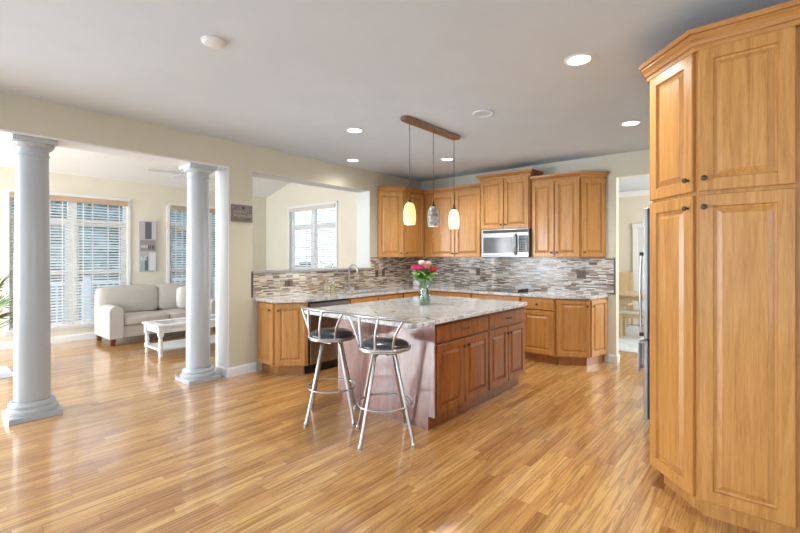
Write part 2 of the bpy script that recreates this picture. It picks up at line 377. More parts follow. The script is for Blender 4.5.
# ------------------------------------------------------------------ windows and blinds
def window(n, M, W, z0, z1, label, blind=True, val=None):
    c = MB(M)                       # casing, local x 0..W is the opening, y<0 is the room
    c.box(-.05, 0, -.02, 0, z0-.02, z1+.05); c.box(W, W+.05, -.02, 0, z0-.02, z1+.05); c.box(-.05, W+.05, -.022, 0, z1, z1+.05)
    c.box(-.07, W+.07, -.045, 0, z0-.03, z0); c.box(-.05, W+.05, -.018, 0, z0-.07, z0-.03)
    root = struct('window_%d' % n, c, M_WHITE)
    f = MB(M); a, b = .05, .10
    tr = z1-.40; mid = z0+(tr-z0)*.50
    f.box(0, .04, a, b, z0, z1); f.box(W-.04, W, a, b, z0, z1); f.box(0, W, a, b, z0, z0+.04); f.box(0, W, a, b, z1-.04, z1)
    f.box(W/2-.06, W/2+.06, a-.02, b, z0, z1); f.box(0, W, a-.01, b, tr-.05, tr+.05)
    for s in (0, 1):
        x0 = .04+s*(W/2+.02); x1 = x0+W/2-.10
        f.box(x0+.035, x1-.035, a+.004, b-.02, mid-.03, mid+.03); f.box(x0+.001, x0+.035, a+.002, b-.02, z0+.04, tr-.05); f.box(x1-.035, x1-.001, a+.002, b-.02, z0+.04, tr-.05)
        for q in (1, 2):
            x = x0+(x1-x0)*q/3; f.box(x-.01, x+.01, .07, .075, z0, z1)
        for zz in (z0+(mid-z0)*.5, mid+(tr-mid)*.5): f.box(x0+.035, x1-.035, .068, .0745, zz-.01, zz+.01)
    obj('window_frame', f, M_WHITE, root)
    obj('window_pane', MB(M).box(.02, W-.02, .076, .079, z0+.02, z1-.02), M_PANE, root)
    if not blind: return
    t = thing('window_blind', label, 'blind', tuple(M @ Vector((W/2, .03, z0))))
    obj('valance', MB(M).box(.005, W-.005, -.045, -.022, z1-.085, z1+.005), val or M_TAN, t, bevel=.003)
    sl = MB(M); k = 0
    z = z0+.04
    while z < z1-.10:
        for (x0, x1) in ((.015, W/2-.012), (W/2+.012, W-.015)):
            sl.add([(x0, 0, z-.012), (x1, 0, z-.012), (x1, .045, z+.010), (x0, .045, z+.010), (x0, 0, z-.009), (x1, 0, z-.009), (x1, .045, z+.013), (x0, .045, z+.013)],
                   [(0, 3, 2, 1), (4, 5, 6, 7), (0, 1, 5, 4), (1, 2, 6, 5), (2, 3, 7, 6), (3, 0, 4, 7)])
        z += .047
    obj('slats', sl, M_BLIND, t)
    obj('bottom_rail', MB(M).box(.012, W/2-.01, 0, .045, z0+.002, z0+.022).box(W/2+.01, W-.012, 0, .045, z0+.002, z0+.022), M_BLIND, t)
    for x in (.12, W/2-.14, W/2+.14, W-.12):
        obj('ladder_tape', MB(M).box(x-.008, x+.008, -.002, .0, z0+.02, z1-.08), M_BLIND, t)
    return root
window(1, face(FX, 1.10, R(90)), 1.58, .28, 2.38, 'white slatted blind with tan valance on the wide window left of the canvas')
window(2, face(FX, 3.40, R(90)), 1.58, .28, 2.38, 'white slatted blind with tan valance on the window right of the canvas, behind the sofa')
window(3, face(FX+.92, 5.5, 0), 1.50, .28, 2.42, 'white slatted blind seen through the kitchen pass-through opening', val=mat('pale_valance', (.66, .61, .55), .5))
window(4, face(FX, -2.5, R(90)), 2.3, .25, 2.38, '', False)  # this and the windows below are unseen, added as openings for the fill lamps
window(5, face(2.42, -2.8, R(180)), 2.1, .25, 2.4, '', False)
window(6, face(-.38, -2.8, R(180)), 3.5, .25, 2.4, '', False)
window(7, face(-5.48, -2.8, R(180)), 2.8, .25, 2.4, '', False)
window(8, face(3.0, 1.6, R(-90)), 3.2, .5, 2.4, '', False)

# ------------------------------------------------------------------ columns
def column(y, label):
    t = thing('column', label, 'column', (-4.94, y, 0), 0, 'round white columns under the header')
    c = (-4.94, y, 0)
    b = MB().box(c[0]-.18, c[0]+.18, y-.18, y+.18, 0, .045); obj('plinth', b, M_COLUMN, t, bevel=.004)
    prof = [(.178, .045), (.182, .06), (.180, .078), (.165, .088), (.160, .095), (.163, .10), (.166, .115), (.160, .128), (.152, .133), (.147, .15)]
    obj('base', MB().lathe(prof, c, 48), M_COLUMN, t, smooth=35)
    prof = [(.133, .15)]+[(.128-.015*(i/10)**1.5, .15+(2.28-.15)*i/10) for i in range(11)]
    obj('shaft', MB().lathe(prof, c, 48), M_COLUMN, t, smooth=35)
    prof = [(.113, 2.28), (.122, 2.285), (.122, 2.30), (.114, 2.305), (.114, 2.345), (.135, 2.35), (.150, 2.365), (.154, 2.38), (.150, 2.385)]
    obj('capital', MB().lathe(prof, c, 48), M_COLUMN, t, smooth=35)
    obj('abacus', MB().box(c[0]-.152, c[0]+.152, y-.152, y+.152, 2.385, 2.425), M_COLUMN, t, bevel=.004)
column(.775, 'thick round white column at the left, nearer to the camera')
column(2.23, 'round white column beside the wall pier, farther from the camera')

# ------------------------------------------------------------------ cabinet parts
KN = [(0, 0), (.006, 0), (.006, .012), (.012, .016), (.015, .022), (.013, .028), (.005, .031)]
def knob(M, x, z, door, y=-.024, m=None):
    p = M @ Vector((x, y, z)); d = (M.to_3x3() @ Vector((0, -1, 0)))
    obj('knob', MB().lathe([(max(r, .0005), zz) for r, zz in KN], p, 12, d), m or M_BRONZE, door, smooth=50)
def pull(M, x, z, door, y=-.024):
    b = MB(M); b.tube([(x-.05, y+.001, z), (x-.045, y-.022, z), (x-.02, y-.028, z), (x+.02, y-.028, z), (x+.045, y-.022, z), (x+.05, y+.001, z)], .006, 8)
    obj('handle', b, M_BRONZE, door, smooth=50)
def add_door(root, M, x0, x1, z0, z1, m, kx=None, kz=None, name='door', flat=False, pl=None):
    d = obj(name, MB(M).door(x0, x1, z0, z1, flat=flat), m, root)
    if kx is not None: knob(M, kx, kz, d)
    if pl: pull(M, pl[0], pl[1], d)
    return d
def centroid(poly): return (sum(p[0] for p in poly)/len(poly), sum(p[1] for p in poly)/len(poly))
CROWN = lambda z: [(0, z-.016), (.013, z-.016), (.016, z-.004), (.008, z+.002), (.012, z+.016), (.026, z+.034), (.044, z+.042), (.044, z+.050), (.054, z+.056), (.056, z+.076), (0, z+.076)]

# ---- left run along the wall with the pass-through
lab = 'oak base cabinet with an angled door at the open left end of the counter'
P = [(-4.735, 2.87), (-4.39, 2.87), (-4.13, 3.13), (-4.13, 3.155), (-4.735, 3.155)]
t = thing('base_cabinet', lab, 'cabinet', (*centroid(P), 0))
obj('body', MB().prism(P, .11, .863), M_OAK, t)
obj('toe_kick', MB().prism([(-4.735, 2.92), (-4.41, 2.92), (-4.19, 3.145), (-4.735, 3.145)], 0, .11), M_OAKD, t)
M1, L1 = face2(P[0], P[1]); add_door(t, M1, .02, L1-.006, .125, .845, M_OAK, L1-.05, .77)
M1, L1 = face2(P[1], P[2]); add_door(t, M1, .012, L1-.012, .125, .845, M_OAK, .05, .77)
# dishwasher
t = thing('dishwasher', 'stainless steel dishwasher beneath the counter behind the left stool', 'dishwasher', (-4.43, 3.47, 0))
MD = face(-4.13, 3.165, R(90))
obj('body', MB(MD).box(0, .635, .02, .58, .10, .863), M_BLACK, t)
dd = obj('door', MB(MD).box(.008, .627, -.022, .02, .115, .765), M_STEEL, t, bevel=.006)
obj('control_panel', MB(MD).box(.008, .627, -.018, .02, .775, .835), M_STEEL, t, bevel=.004)
obj('handle', MB(MD).tube([(.06, -.02, .735), (.07, -.05, .735), (.565, -.05, .735), (.575, -.02, .735)], .009, 8), M_STEEL, dd, smooth=50)
obj('kick_plate', MB(MD).box(.0, .635, .05, .06, 0, .10), M_BLACK, t)
# sink base
def straight_unit(label, M, w, depth, mats, drawers, doors, z_split=.70, extra_pull=False, knobside=None, hollow=False):
    t = thing('base_cabinet', label, 'cabinet', tuple((M @ Vector((w/2, depth/2, 0)))))
    mb_, mk = mats
    bd = MB(M)
    if hollow: bd.box(0, w, 0, depth, .11, .69).box(0, w, 0, .08, .69, .863).box(0, .02, .08, depth, .69, .863).box(w-.02, w, .08, depth, .69, .863)
    else: bd.box(0, w, 0, depth, .11, .863)
    obj('body', bd, mb_, t)
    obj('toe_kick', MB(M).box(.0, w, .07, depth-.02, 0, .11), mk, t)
    k = len(drawers); n = 0
    for (a, b, style) in drawers:
        d = add_door(t, M, a, b, z_split, .845, mb_, name='drawer_front' if style == 'false' else 'drawer', flat=True)
        if style == 'knob': knob(M, (a+b)/2, (z_split+.845)/2, d)
        if style == 'pull': pull(M, (a+b)/2, (z_split+.845)/2, d)
    for (a, b, side) in doors:
        add_door(t, M, a, b, .125, z_split-.015, mb_, (a+.03 if side == 'l' else b-.03), z_split-.07)
    return t
straight_unit('oak sink base cabinet with plain fronts below the faucet, right of the dishwasher', face(-4.13, 3.81, R(90)), 1.06, .60, (M_OAK, M_OAKD),
              [(.012, .524, 'false'), (.536, 1.048, 'false')], [(.012, .524, 'r'), (.536, 1.048, 'l')], hollow=True)
# corner base
P = [(-4.73, 4.88), (-4.13, 4.88), (-4.13, 5.50), (-4.12, 5.50), (-4.12, 6.10), (-4.73, 6.10)]
t = thing('base_cabinet', 'oak corner base cabinet where the two counters meet, behind the flowers', 'cabinet', (-4.43, 5.5, 0))
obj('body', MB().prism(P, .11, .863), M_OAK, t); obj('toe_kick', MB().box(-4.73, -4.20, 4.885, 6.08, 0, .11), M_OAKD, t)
add_door(t, face(-4.13, 4.88, R(90)), .012, .56, .70, .845, M_OAK, name='drawer_front', flat=True)
add_door(t, face(-4.13, 4.88, R(90)), .012, .56, .125, .685, M_OAK, .05, .63)
BK = (M_OAK, M_OAKD)
straight_unit('oak base cabinet with drawers on the back wall, left of the cooktop', face(-4.11, 5.50, 0), .795, .60, BK, [(.03, .785, 'knob')], [(.03, .40, 'r'), (.41, .785, 'l')])
straight_unit('oak base cabinet directly beneath the cooktop and microwave', face(-3.31, 5.50, 0), .765, .60, BK, [(.01, .755, 'false')], [(.01, .378, 'r'), (.388, .755, 'l')])
straight_unit('oak base cabinet with one drawer over one door, right of the cooktop', face(-2.54, 5.50, 0), .46, .60, BK, [(.012, .448, 'knob')], [(.012, .448, 'l')])
P = [(-2.07, 5.50), (-1.715, 5.70), (-1.625, 6.10), (-2.07, 6.10)]
t = thing('base_cabinet', 'oak base cabinet with angled doors at the right end, beside the doorway', 'cabinet', (*centroid(P), 0))
obj('body', MB().prism(P, .11, .863), M_OAK, t)
obj('toe_kick', MB().prism([(-2.06, 5.56), (-1.76, 5.73), (-1.65, 6.09), (-2.06, 6.09)], 0, .11), M_OAKD, t)
M1, L1 = face2(P[0], P[1]); add_door(t, M1, .012, L1-.004, .125, .845, M_OAK, L1-.035, .77)
M1, L1 = face2(P[1], P[2]); add_door(t, M1, .01, L1-.02, .125, .845, M_OAK, .04, .77)

# ---- worktop of the perimeter, with the sink opening left as a dark steel sink below it
CT = [(-4.738, 2.82), (-4.37, 2.82), (-4.095, 3.095), (-4.095, 5.465), (-2.06, 5.465), (-1.69, 5.66), (-1.60, 6.105), (-4.738, 6.105)]
def ring_top(poly, hole, z0, z1):
    bm = bmesh.new(); mb = MB()
    hx0, hx1, hy0, hy1 = hole
    mb.prism([(-4.738, 2.82), (-4.37, 2.82), (-4.095, 3.095), (-4.095, hy0), (-4.738, hy0)], z0, z1)
    mb.box(-4.738, hx0, hy0, hy1, z0, z1); mb.box(hx1, -4.095, hy0, hy1, z0, z1)
    mb.prism([(-4.738, hy1), (-4.095, hy1), (-4.095, 5.465), (-2.06, 5.465), (-1.69, 5.66), (-1.60, 6.105), (-4.738, 6.105)], z0, z1)
    bm.free(); return mb
tag(obj('countertop', ring_top(CT, (-4.60, -4.22, 3.98, 4.72), .865, .90), M_GRANITE), 'speckled grey granite countertop running along both kitchen walls', 'countertop')
t = thing('sink', 'dark recessed undermount sink in the counter below the faucet', 'sink', (-4.41, 4.35, .70))
sk = MB(); x0, x1, y0, y1 = -4.60, -4.22, 3.98, 4.72
sk.box(x0, x1, y0, y1, .70, .712); sk.box(x0, x0+.006, y0, y1, .712, .866); sk.box(x1-.006, x1, y0, y1, .712, .866); sk.box(x0, x1, y0, y0+.006, .712, .866); sk.box(x0, x1, y1-.006, y1, .712, .866)
obj('basin', sk, M_STEEL, t); obj('drain', MB().lathe([(.001, .712), (.04, .712), (.04, .716), (.001, .716)], (-4.41, 4.35, 0), 20), M_BRONZE, t)
# faucet
fy = 4.30
t = thing('faucet', 'tall gooseneck pull-down faucet in brushed nickel behind the sink', 'faucet', (-4.66, fy, .90))
obj('base', MB().lathe([(.028, .90), (.028, .91), (.020, .925), (.017, .96)], (-4.66, fy, 0), 20), M_NICKEL, t, smooth=40)
pts = [(-4.66, fy, .94+.025*i) for i in range(11)]+[(-4.66+.085*(1-math.cos(a)), fy+.0, 1.19+.085*math.sin(a)) for a in [PI*i/10 for i in range(1, 10)]]
obj('spout', MB().tube(pts, .0150, 12), M_NICKEL, t, smooth=60)
e = Vector(pts[-1]); obj('spray_head', MB().tube([e, e+Vector((.012, 0, -.04)), e+Vector((.02, 0, -.075))], .018, 12, r2=.021), M_NICKEL, t, smooth=60)
obj('lever', MB().tube([(-4.66, fy+.015, .955), (-4.655, fy+.06, .965), (-4.65, fy+.085, 1.0)], .006, 8), M_NICKEL, t, smooth=60)
# dish soap bottles
def bottle(label, x, y, h, r, m, cap):
    t = thing('soap_bottle', label, 'bottle', (x, y, .90))
    obj('bottle_body', MB().lathe([(r*.9, .901), (r, .91), (r, .90+h*.62), (r*.75, .90+h*.74), (r*.3, .90+h*.80), (r*.3, .90+h*.84)], (x, y, 0), 20), m, t, smooth=50)
    obj('pump', MB().lathe([(r*.34, .90+h*.84), (r*.34, .90+h*.9), (.004, .90+h*.9), (.004, .90+h)], (x, y, 0), 12).box(x, x+.035, y-.005, y+.005, .90+h-.008, .90+h), cap, t)
bottle('clear soap bottle with pale yellow liquid on the counter left of the faucet', -4.58, 3.80, .19, .036, mat('yellow_soap', (.86, .84, .66), .08, trans=.8), M_CHROME)
bottle('squat clear glass jar with yellowish liquid beside the taller soap bottle', -4.56, 3.90, .15, .036, mat('green_soap', (.78, .78, .50), .08, trans=.75), M_WHITE)
bottle('slim clear dispenser standing near the sink, right of the soap bottles', -4.47, 4.05, .12, .02, M_GLASS, M_CHROME)
# paper towel / white box in the corner
t = thing('paper_towel_holder', 'white paper towel roll on the corner counter behind the flowers', 'paper towel', (-4.50, 5.69, .90))
obj('stand', MB().lathe([(.075, .90), (.075, .912), (.008, .914), (.008, 1.235), (.014, 1.24), (.010, 1.25)], (-4.50, 5.69, 0), 24), M_CHROME, t, smooth=40)
obj('roll', MB().lathe_open([(.02, .915), (.062, .915), (.062, 1.205), (.02, 1.205), (.02, .915)], (-4.50, 5.69, 0), 28), M_WHITE, t, smooth=40)

# ---- tile backsplashes
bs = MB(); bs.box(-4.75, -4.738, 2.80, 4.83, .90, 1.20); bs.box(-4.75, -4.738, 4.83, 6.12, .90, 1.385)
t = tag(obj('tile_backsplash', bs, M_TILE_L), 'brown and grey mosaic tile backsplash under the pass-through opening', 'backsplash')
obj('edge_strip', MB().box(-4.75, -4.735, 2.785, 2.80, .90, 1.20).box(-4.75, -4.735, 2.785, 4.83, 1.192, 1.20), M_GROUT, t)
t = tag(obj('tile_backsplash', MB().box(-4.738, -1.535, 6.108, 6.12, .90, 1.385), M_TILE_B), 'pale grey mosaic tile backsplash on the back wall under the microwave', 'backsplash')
obj('edge_strip', MB().box(-1.535, -1.523, 6.105, 6.12, .90, 1.385), M_GROUT, t)
def outlet(label, M, x, z, w, h, n=1):
    t = thing('outlet_cover', label, 'outlet', tuple(M @ Vector((x, 0, z))))
    obj('plate', MB(M).box(x-w/2, x+w/2, -.006, 0, z-h/2, z+h/2), M_OUTLET, t, bevel=.002)
    for i in range(n):
        xx = x+(i-(n-1)/2)*.046
        obj('socket', MB(M).box(xx-.016, xx+.016, -.009, -.006, z-.034, z+.034), M_BRONZE, t, bevel=.002)
ML = face(-4.738, 0, R(90))
outlet('brown double outlet cover on the backsplash near its left end', ML, 3.31, 1.05, .12, .075)
outlet('left one of two brown switch plates on the tiles right of the faucet', ML, 4.965, 1.13, .075, .12)
outlet('right one of two brown switch plates on the tiles right of the faucet', ML, 5.12, 1.13, .075, .12)
MBk = face(0, 6.108, 0)
outlet('brown outlet cover on the back wall tiles left of the microwave', MBk, -3.56, 1.155, .075, .12)
outlet('brown double switch plate on the back wall tiles near the right end', MBk, -1.95, 1.155, .12, .12, 2)
# cooktop
t = thing('cooktop', 'flat black glass cooktop set in the counter below the microwave', 'cooktop', (-2.93, 5.78, .90))
obj('glass_plate', MB().box(-3.30, -2.56, 5.55, 6.02, .90, .907), M_BLACKG, t, bevel=.002)
for (x, y, r) in ((-3.13, 5.68, .07), (-3.13, 5.89, .09), (-2.85, 5.68, .09), (-2.85, 5.89, .07)):
    obj('burner', MB().lathe([(r-.006, .907), (r, .907), (r, .9085), (r-.006, .9085)], (x, y, 0), 28), mat('burner_ring', (.15, .15, .15), .3), t)
for i in range(4):
    obj('knob', MB().lathe([(.018, .907), (.018, .935), (.014, .938)], (-2.63, 5.62+i*.085, 0), 14), M_BLACK, t, smooth=40)

# ---- wall cabinets
ZB, ZT = 1.385, 2.44
def crown(t, path, z, m=M_OAKH): obj('crown', MB().sweep(path, CROWN(z)), m, t)
P = [(-4.745, 4.99), (-4.445, 5.28), (-4.445, 5.82), (-4.445, 6.11), (-4.745, 6.11)]
t = thing('wall_cabinet', 'oak corner wall cabinet with an angled door beside the pass-through', 'cabinet', (*centroid(P), ZB))
obj('body', MB().prism(P, ZB, ZT), M_OAK, t)
M1, L1 = face2(P[0], P[1]); add_door(t, M1, .015, L1-.008, ZB+.01, ZT-.01, M_OAK, L1-.04, ZB+.07)
M1, L1 = face2(P[1], P[2]); add_door(t, M1, .008, L1-.03, ZB+.01, ZT-.01, M_OAK, .04, ZB+.07)
crown(t, [(-4.745, 4.99), (-4.445, 5.28), (-4.445, 5.81)], ZT)
def wall_unit(label, x0, x1, yf, z0, z1, doors, path, zc):
    t = thing('wall_cabinet', label, 'cabinet', ((x0+x1)/2, (yf+6.11)/2, z0))
    obj('body', MB().box(x0, x1, yf, 6.11, z0, z1), M_OAK, t)
    Mf = face(x0, yf, 0)
    for a, b, s in doors: add_door(t, Mf, a, b, z0+.01, z1-.01, M_OAK, a+.03 if s == 'l' else b-.03, z0+.065)
    crown(t, path, zc); return t
wall_unit('oak wall cabinet with two tall doors left of the microwave', -4.44, -3.335, 5.82, ZB, ZT, [(.13, .625, 'r'), (.64, 1.09, 'l')], [(-4.44, 5.82), (-3.335, 5.82)], ZT)
wall_unit('short raised oak wall cabinet directly above the microwave', -3.33, -2.54, 5.78, 1.80, 2.55, [(.015, .39, 'r'), (.40, .775, 'l')], [(-3.33, 6.11), (-3.33, 5.78), (-2.54, 5.78), (-2.54, 6.11)], 2.55)
P = [(-2.535, 5.82), (-1.87, 5.82), (-1.635, 6.10), (-2.535, 6.10)]
t = thing('wall_cabinet', 'oak wall cabinet with two tall doors and an angled end door, right of the microwave', 'cabinet', (*centroid(P), ZB))
obj('body', MB().prism(P, ZB, ZT), M_OAK, t)
Mf = face(-2.535, 5.82, 0)
add_door(t, Mf, .012, .325, ZB+.01, ZT-.01, M_OAK, .295, ZB+.07); add_door(t, Mf, .335, .66, ZB+.01, ZT-.01, M_OAK, .365, ZB+.07)
M1, L1 = face2(P[1], P[2]); add_door(t, M1, .01, L1-.02, ZB+.01, ZT-.01, M_OAK, .04, ZB+.07)
crown(t, [(-2.535, 5.82), (-1.87, 5.82), (-1.63, 6.105)], ZT)
# microwave
MX = face(-3.28, 5.72, 0); W = .745
t = thing('microwave', 'stainless over-range microwave mounted below the short oak cabinet', 'microwave', (-2.935, 5.9, 1.39))
obj('housing', MB(MX).box(0, W, 0, .40, 1.392, 1.795), M_STEEL, t, bevel=.004)
dr = obj('door', MB(MX).box(.015, .56, -.02, 0, 1.41, 1.725), M_STEEL, t, bevel=.006)
obj('window', MB(MX).box(.045, .515, -.024, -.019, 1.450, 1.68), mat('microwave_window', (.13, .14, .14), .12), dr)
obj('handle', MB(MX).tube([(.55, -.02, 1.43), (.55, -.05, 1.46), (.55, -.058, 1.57), (.55, -.05, 1.68), (.55, -.02, 1.71)], .012, 10), M_CHROME, dr, smooth=50)
obj('control_panel', MB(MX).box(.60, .735, -.012, 0, 1.46, 1.70), M_BLACKG, t, bevel=.003)
kp = MB(MX)
for i in range(3):
    for j in range(5): kp.box(.615+i*.038, .643+i*.038, -.014, -.012, 1.475+j*.033, 1.495+j*.033)
obj('keypad', kp, mat('keypad_grey', (.22, .23, .24), .4), t)
obj('display', MB(MX).box(.615, .72, -.014, -.012, 1.655, 1.685), mat('display_glass', (.05, .09, .10), .1), t)
obj('vent_grille', MB(MX).box(.03, .735, -.006, 0, 1.742, 1.785), M_BLACK, t)

# ------------------------------------------------------------------ island
IX0, IX1, IY0, IY1 = -3.17, -2.035, 2.78, 4.46
t = thing('kitchen_island', 'reddish cherry wood kitchen island with drawers and doors, under granite', 'kitchen island', ((IX0+IX1)/2, (IY0+IY1)/2, 0))
obj('body', MB().box(IX0+.01, IX1-.002, IY0+.012, IY1, .11, .863), M_CHERRY, t)
obj('toe_kick', MB().box(IX0+.075, IX1-.05, IY0+.012, IY1-.02, 0, .11), M_CHERRY, t)
fp = MB(face(0, IY0, 0)); fp.M = Matrix.Translation((0, IY0, 0)) @ Matrix.Rotation(R(90), 4, 'X')
fp.prism([(IX0+.065, 0), (IX1-.045, 0), (IX1-.045, .11), (IX1+.018, .11), (IX1+.018, .863), (IX0, .863), (IX0, .11), (IX0+.065, .11)], -.012, 0)
obj('front_panel', fp, M_CHERRYP, t)
MI = face(IX1, IY0, R(90))
for (a, b) in ((.03, .862), (.882, 1.66)):
    d = add_door(t, MI, a, b, .705, .842, M_CHERRY, name='drawer', flat=True); pull(MI, (a+b)/2-.0, .775, d)
    mid = (a+b)/2
    add_door(t, MI, a, mid-.005, .125, .685, M_CHERRY, mid-.035, .625); add_door(t, MI, mid+.005, b, .125, .685, M_CHERRY, mid+.035, .625)
def rounded(x0, x1, y0, y1, r, n=6):
    out = []
    for cx, cy, a0 in ((x1-r, y0+r, -90), (x1-r, y1-r, 0), (x0+r, y1-r, 90), (x0+r, y0+r, 180)):
        for i in range(n+1):
            a = R(a0+90*i/n); out.append((cx+r*math.cos(a), cy+r*math.sin(a)))
    return out
tag(obj('island_countertop', MB().prism(rounded(-3.36, -1.980, 2.46, 4.50, .08), .865, .90), M_GRANITE, smooth=30, bevel=.006),
    'speckled grey granite slab with rounded corners on top of the island', 'countertop')

# ------------------------------------------------------------------ pantry
PP = [(-.548, 3.05), (-.288, 2.775), (.12, 2.775), (.12, 3.88), (-.548, 3.88)]
t = thing('pantry_cabinet', 'tall oak pantry cabinet with an angled side at the right edge', 'cabinet', (-.2, 3.3, 0))
obj('body', MB().prism(PP, .10, 2.50), M_OAK, t)
obj('toe_kick', MB().prism([(-.49, 3.085), (-.265, 2.84), (.12, 2.84), (.12, 3.86), (-.49, 3.86)], 0, .10), M_OAK, t)
for (A, B_, ks) in ((PP[0], PP[1], 'r'), (PP[1], PP[2], 'l')):
    M1, L1 = face2(A, B_)
    k = L1-.035 if ks == 'r' else .035
    for z0, z1, kz in ((.115, 1.725, 1.66), (1.745, 2.495, 1.81)):
        d = obj('door', MB(M1).door(.008, L1-.008-(.012 if ks == 'l' else 0), z0, z1, .022, .062), M_OAK, t); knob(M1, k, kz, d, -.022)
obj('crown', MB().sweep([(-.548, 3.88), (-.548, 3.05), (-.288, 2.775), (.12, 2.775)], [(0, 2.488), (.026, 2.488), (.028, 2.51), (.036, 2.515), (.040, 2.535), (.054, 2.556), (.054, 2.566), (.066, 2.568), (.069, 2.592), (0, 2.592)]), M_OAKH, t)
# fridge
t = thing('refrigerator', 'stainless refrigerator seen edge-on beyond the pantry cabinet', 'refrigerator', (-.35, 4.45, 0))
obj('body', MB().box(-.70, .10, 3.99, 4.89, .03, 1.80), mat('fridge_side', (.10, .10, .105), .4), t, bevel=.006)
obj('feet', MB().box(-.66, .06, 4.04, 4.84, 0, .03), M_BLACK, t)
for z0, z1, n, zh in ((.06, .71, 'freezer_drawer', None), (.72, 1.80, 'fridge_door', None)):
    for (y0, y1) in (((3.99, 4.89),)):
        d = obj(n, MB().box(-.778, -.745, y0, y1, z0, z1), M_STEEL, t, bevel=.006)
        obj('door_gasket', MB().box(-.745, -.704, y0+.006, y1-.006, z0+.006, z1-.006), M_BLACKG, d)
        if n == 'freezer_drawer': obj('handle', MB().tube([(-.775, 4.03, .68), (-.815, 4.04, .68), (-.815, 4.84, .68), (-.775, 4.85, .68)], .012, 10), M_CHROME, d, smooth=50)
        else:
            yh = 4.05
            obj('handle', MB().tube([(-.806, yh, .75), (-.812, yh, .9), (-.815, yh, 1.1), (-.812, yh, 1.3), (-.806, yh, 1.42)], .010, 10), M_CHROME, d, smooth=50)
            obj('handle_bracket', MB().box(-.818, -.778, yh-.014, yh+.014, .735, .765).box(-.818, -.778, yh-.014, yh+.014, 1.405, 1.435), M_BLACK, d)
# towel on the freezer handle
tw = MB(); n = 10
for k in range(2):
    vs = []; fs = []
    for i in range(n+1):
        for j in range(9):
            y = 4.06+.24*j/8; z = .695-.26*i/n*(1 if k == 0 else .8); x = (-.832 if k == 0 else -.797)-.006*math.sin(j*1.6+i*.3)*(i/n)
            vs.append((x, y, z))
    for i in range(n):
        for j in range(8): a = i*9+j; fs.append((a, a+1, a+10, a+9))
    tw.add(vs, fs)
tw.add([(-.832, 4.06+.24*j/8, .695) for j in range(9)]+[(-.815, 4.06+.24*j/8, .70) for j in range(9)]+[(-.797, 4.06+.24*j/8, .695) for j in range(9)],
       [(j, j+1, j+10, j+9) for j in range(8)]+[(j+9, j+10, j+19, j+18) for j in range(8)])
to = tag(obj('dish_towel', tw, noisy('towel_cotton', (.78, .82, .88), (.86, .89, .93), 30, .95), smooth=True), 'pale blue dish towel hanging from the lower refrigerator handle', 'towel')
so = to.modifiers.new('solid', 'SOLIDIFY'); so.thickness = .004

# ------------------------------------------------------------------ bar stools
def stool(label, loc, rz):
    t = thing('bar_stool', label, 'stool', (0, 0, 0), 0, 'chrome bar stools at the island')
    ring = lambda r, z, n=40: [(r*math.cos(2*PI*i/n), r*math.sin(2*PI*i/n), z) for i in range(n)]
    obj('seat_pad', MB().lathe([(.05, .695), (.175, .695), (.186, .705), (.188, .72), (.178, .738), (.15, .752), (.09, .762), (.02, .765)], (0, 0, 0), 40), M_VINYL, t, smooth=60)
    obj('seat_ring', MB().tube(ring(.197, .705), .011, 10, True).tube(ring(.192, .69), .008, 8, True), M_CHROME, t, smooth=60)
    obj('swivel_plate', MB().box(-.10, .10, -.10, .10, .660, .668).lathe([(.07, .668), (.07, .695), (.01, .695)], (0, 0, 0), 20), M_STEEL, t)
    for a in (0, 90, 180, 270):
        c, s = math.cos(R(a)), math.sin(R(a))
        leg = obj('leg', MB().tube([(.085*c, .085*s, .662), (.11*c, .11*s, .645), (.19*c, .19*s, .33), (.277*c, .277*s, 0.012)], .0125, 10), M_CHROME, t, smooth=60)
        obj('foot_cap', MB().lathe([(.016, 0), (.017, .008), (.0165, .024), (.0135, .03)], (.279*c, .279*s, 0), 12), M_CHROME, leg, smooth=60)
    obj('footrest', MB().tube(ring(.208, .27), .0085, 8, True), M_CHROME, t, smooth=60)
    # back: local direction -Y, a wide gently bowed rail on flared spindles
    def rl(x): return (x, -.185+.95*x*x, .95-.10*abs(x)**2)
    obj('back_rail', MB().tube([rl(-.32+.64*i/16) for i in range(17)], .013, 10), M_CHROME, t, smooth=60)
    for x, a in ((-.285, 58), (-.10, 20), (.09, -20), (.275, -58)):
        B0 = Vector((-.197*math.sin(R(a)), -.197*math.cos(R(a)), .70)); B1 = Vector(rl(x)); pts = []
        for i in range(9):
            u = i/8; f = u**1.7; pts.append((B0.x+(B1.x-B0.x)*f, B0.y+(B1.y-B0.y)*f-.012*math.sin(PI*u), B0.z+(B1.z-B0.z)*u))
        obj('spindle', MB().tube(pts, .0095, 8), M_CHROME, t, smooth=60)
    t.location = loc; t.rotation_euler = (0, 0, rz)
    return t
st = stool('chrome bar stool with black round seat nearest the camera, in front of the island', (-2.26, 2.455, 0), R(3))
dup(st, (-2.905, 2.475, 0), R(0), 'chrome bar stool with black round seat at the left corner of the island')

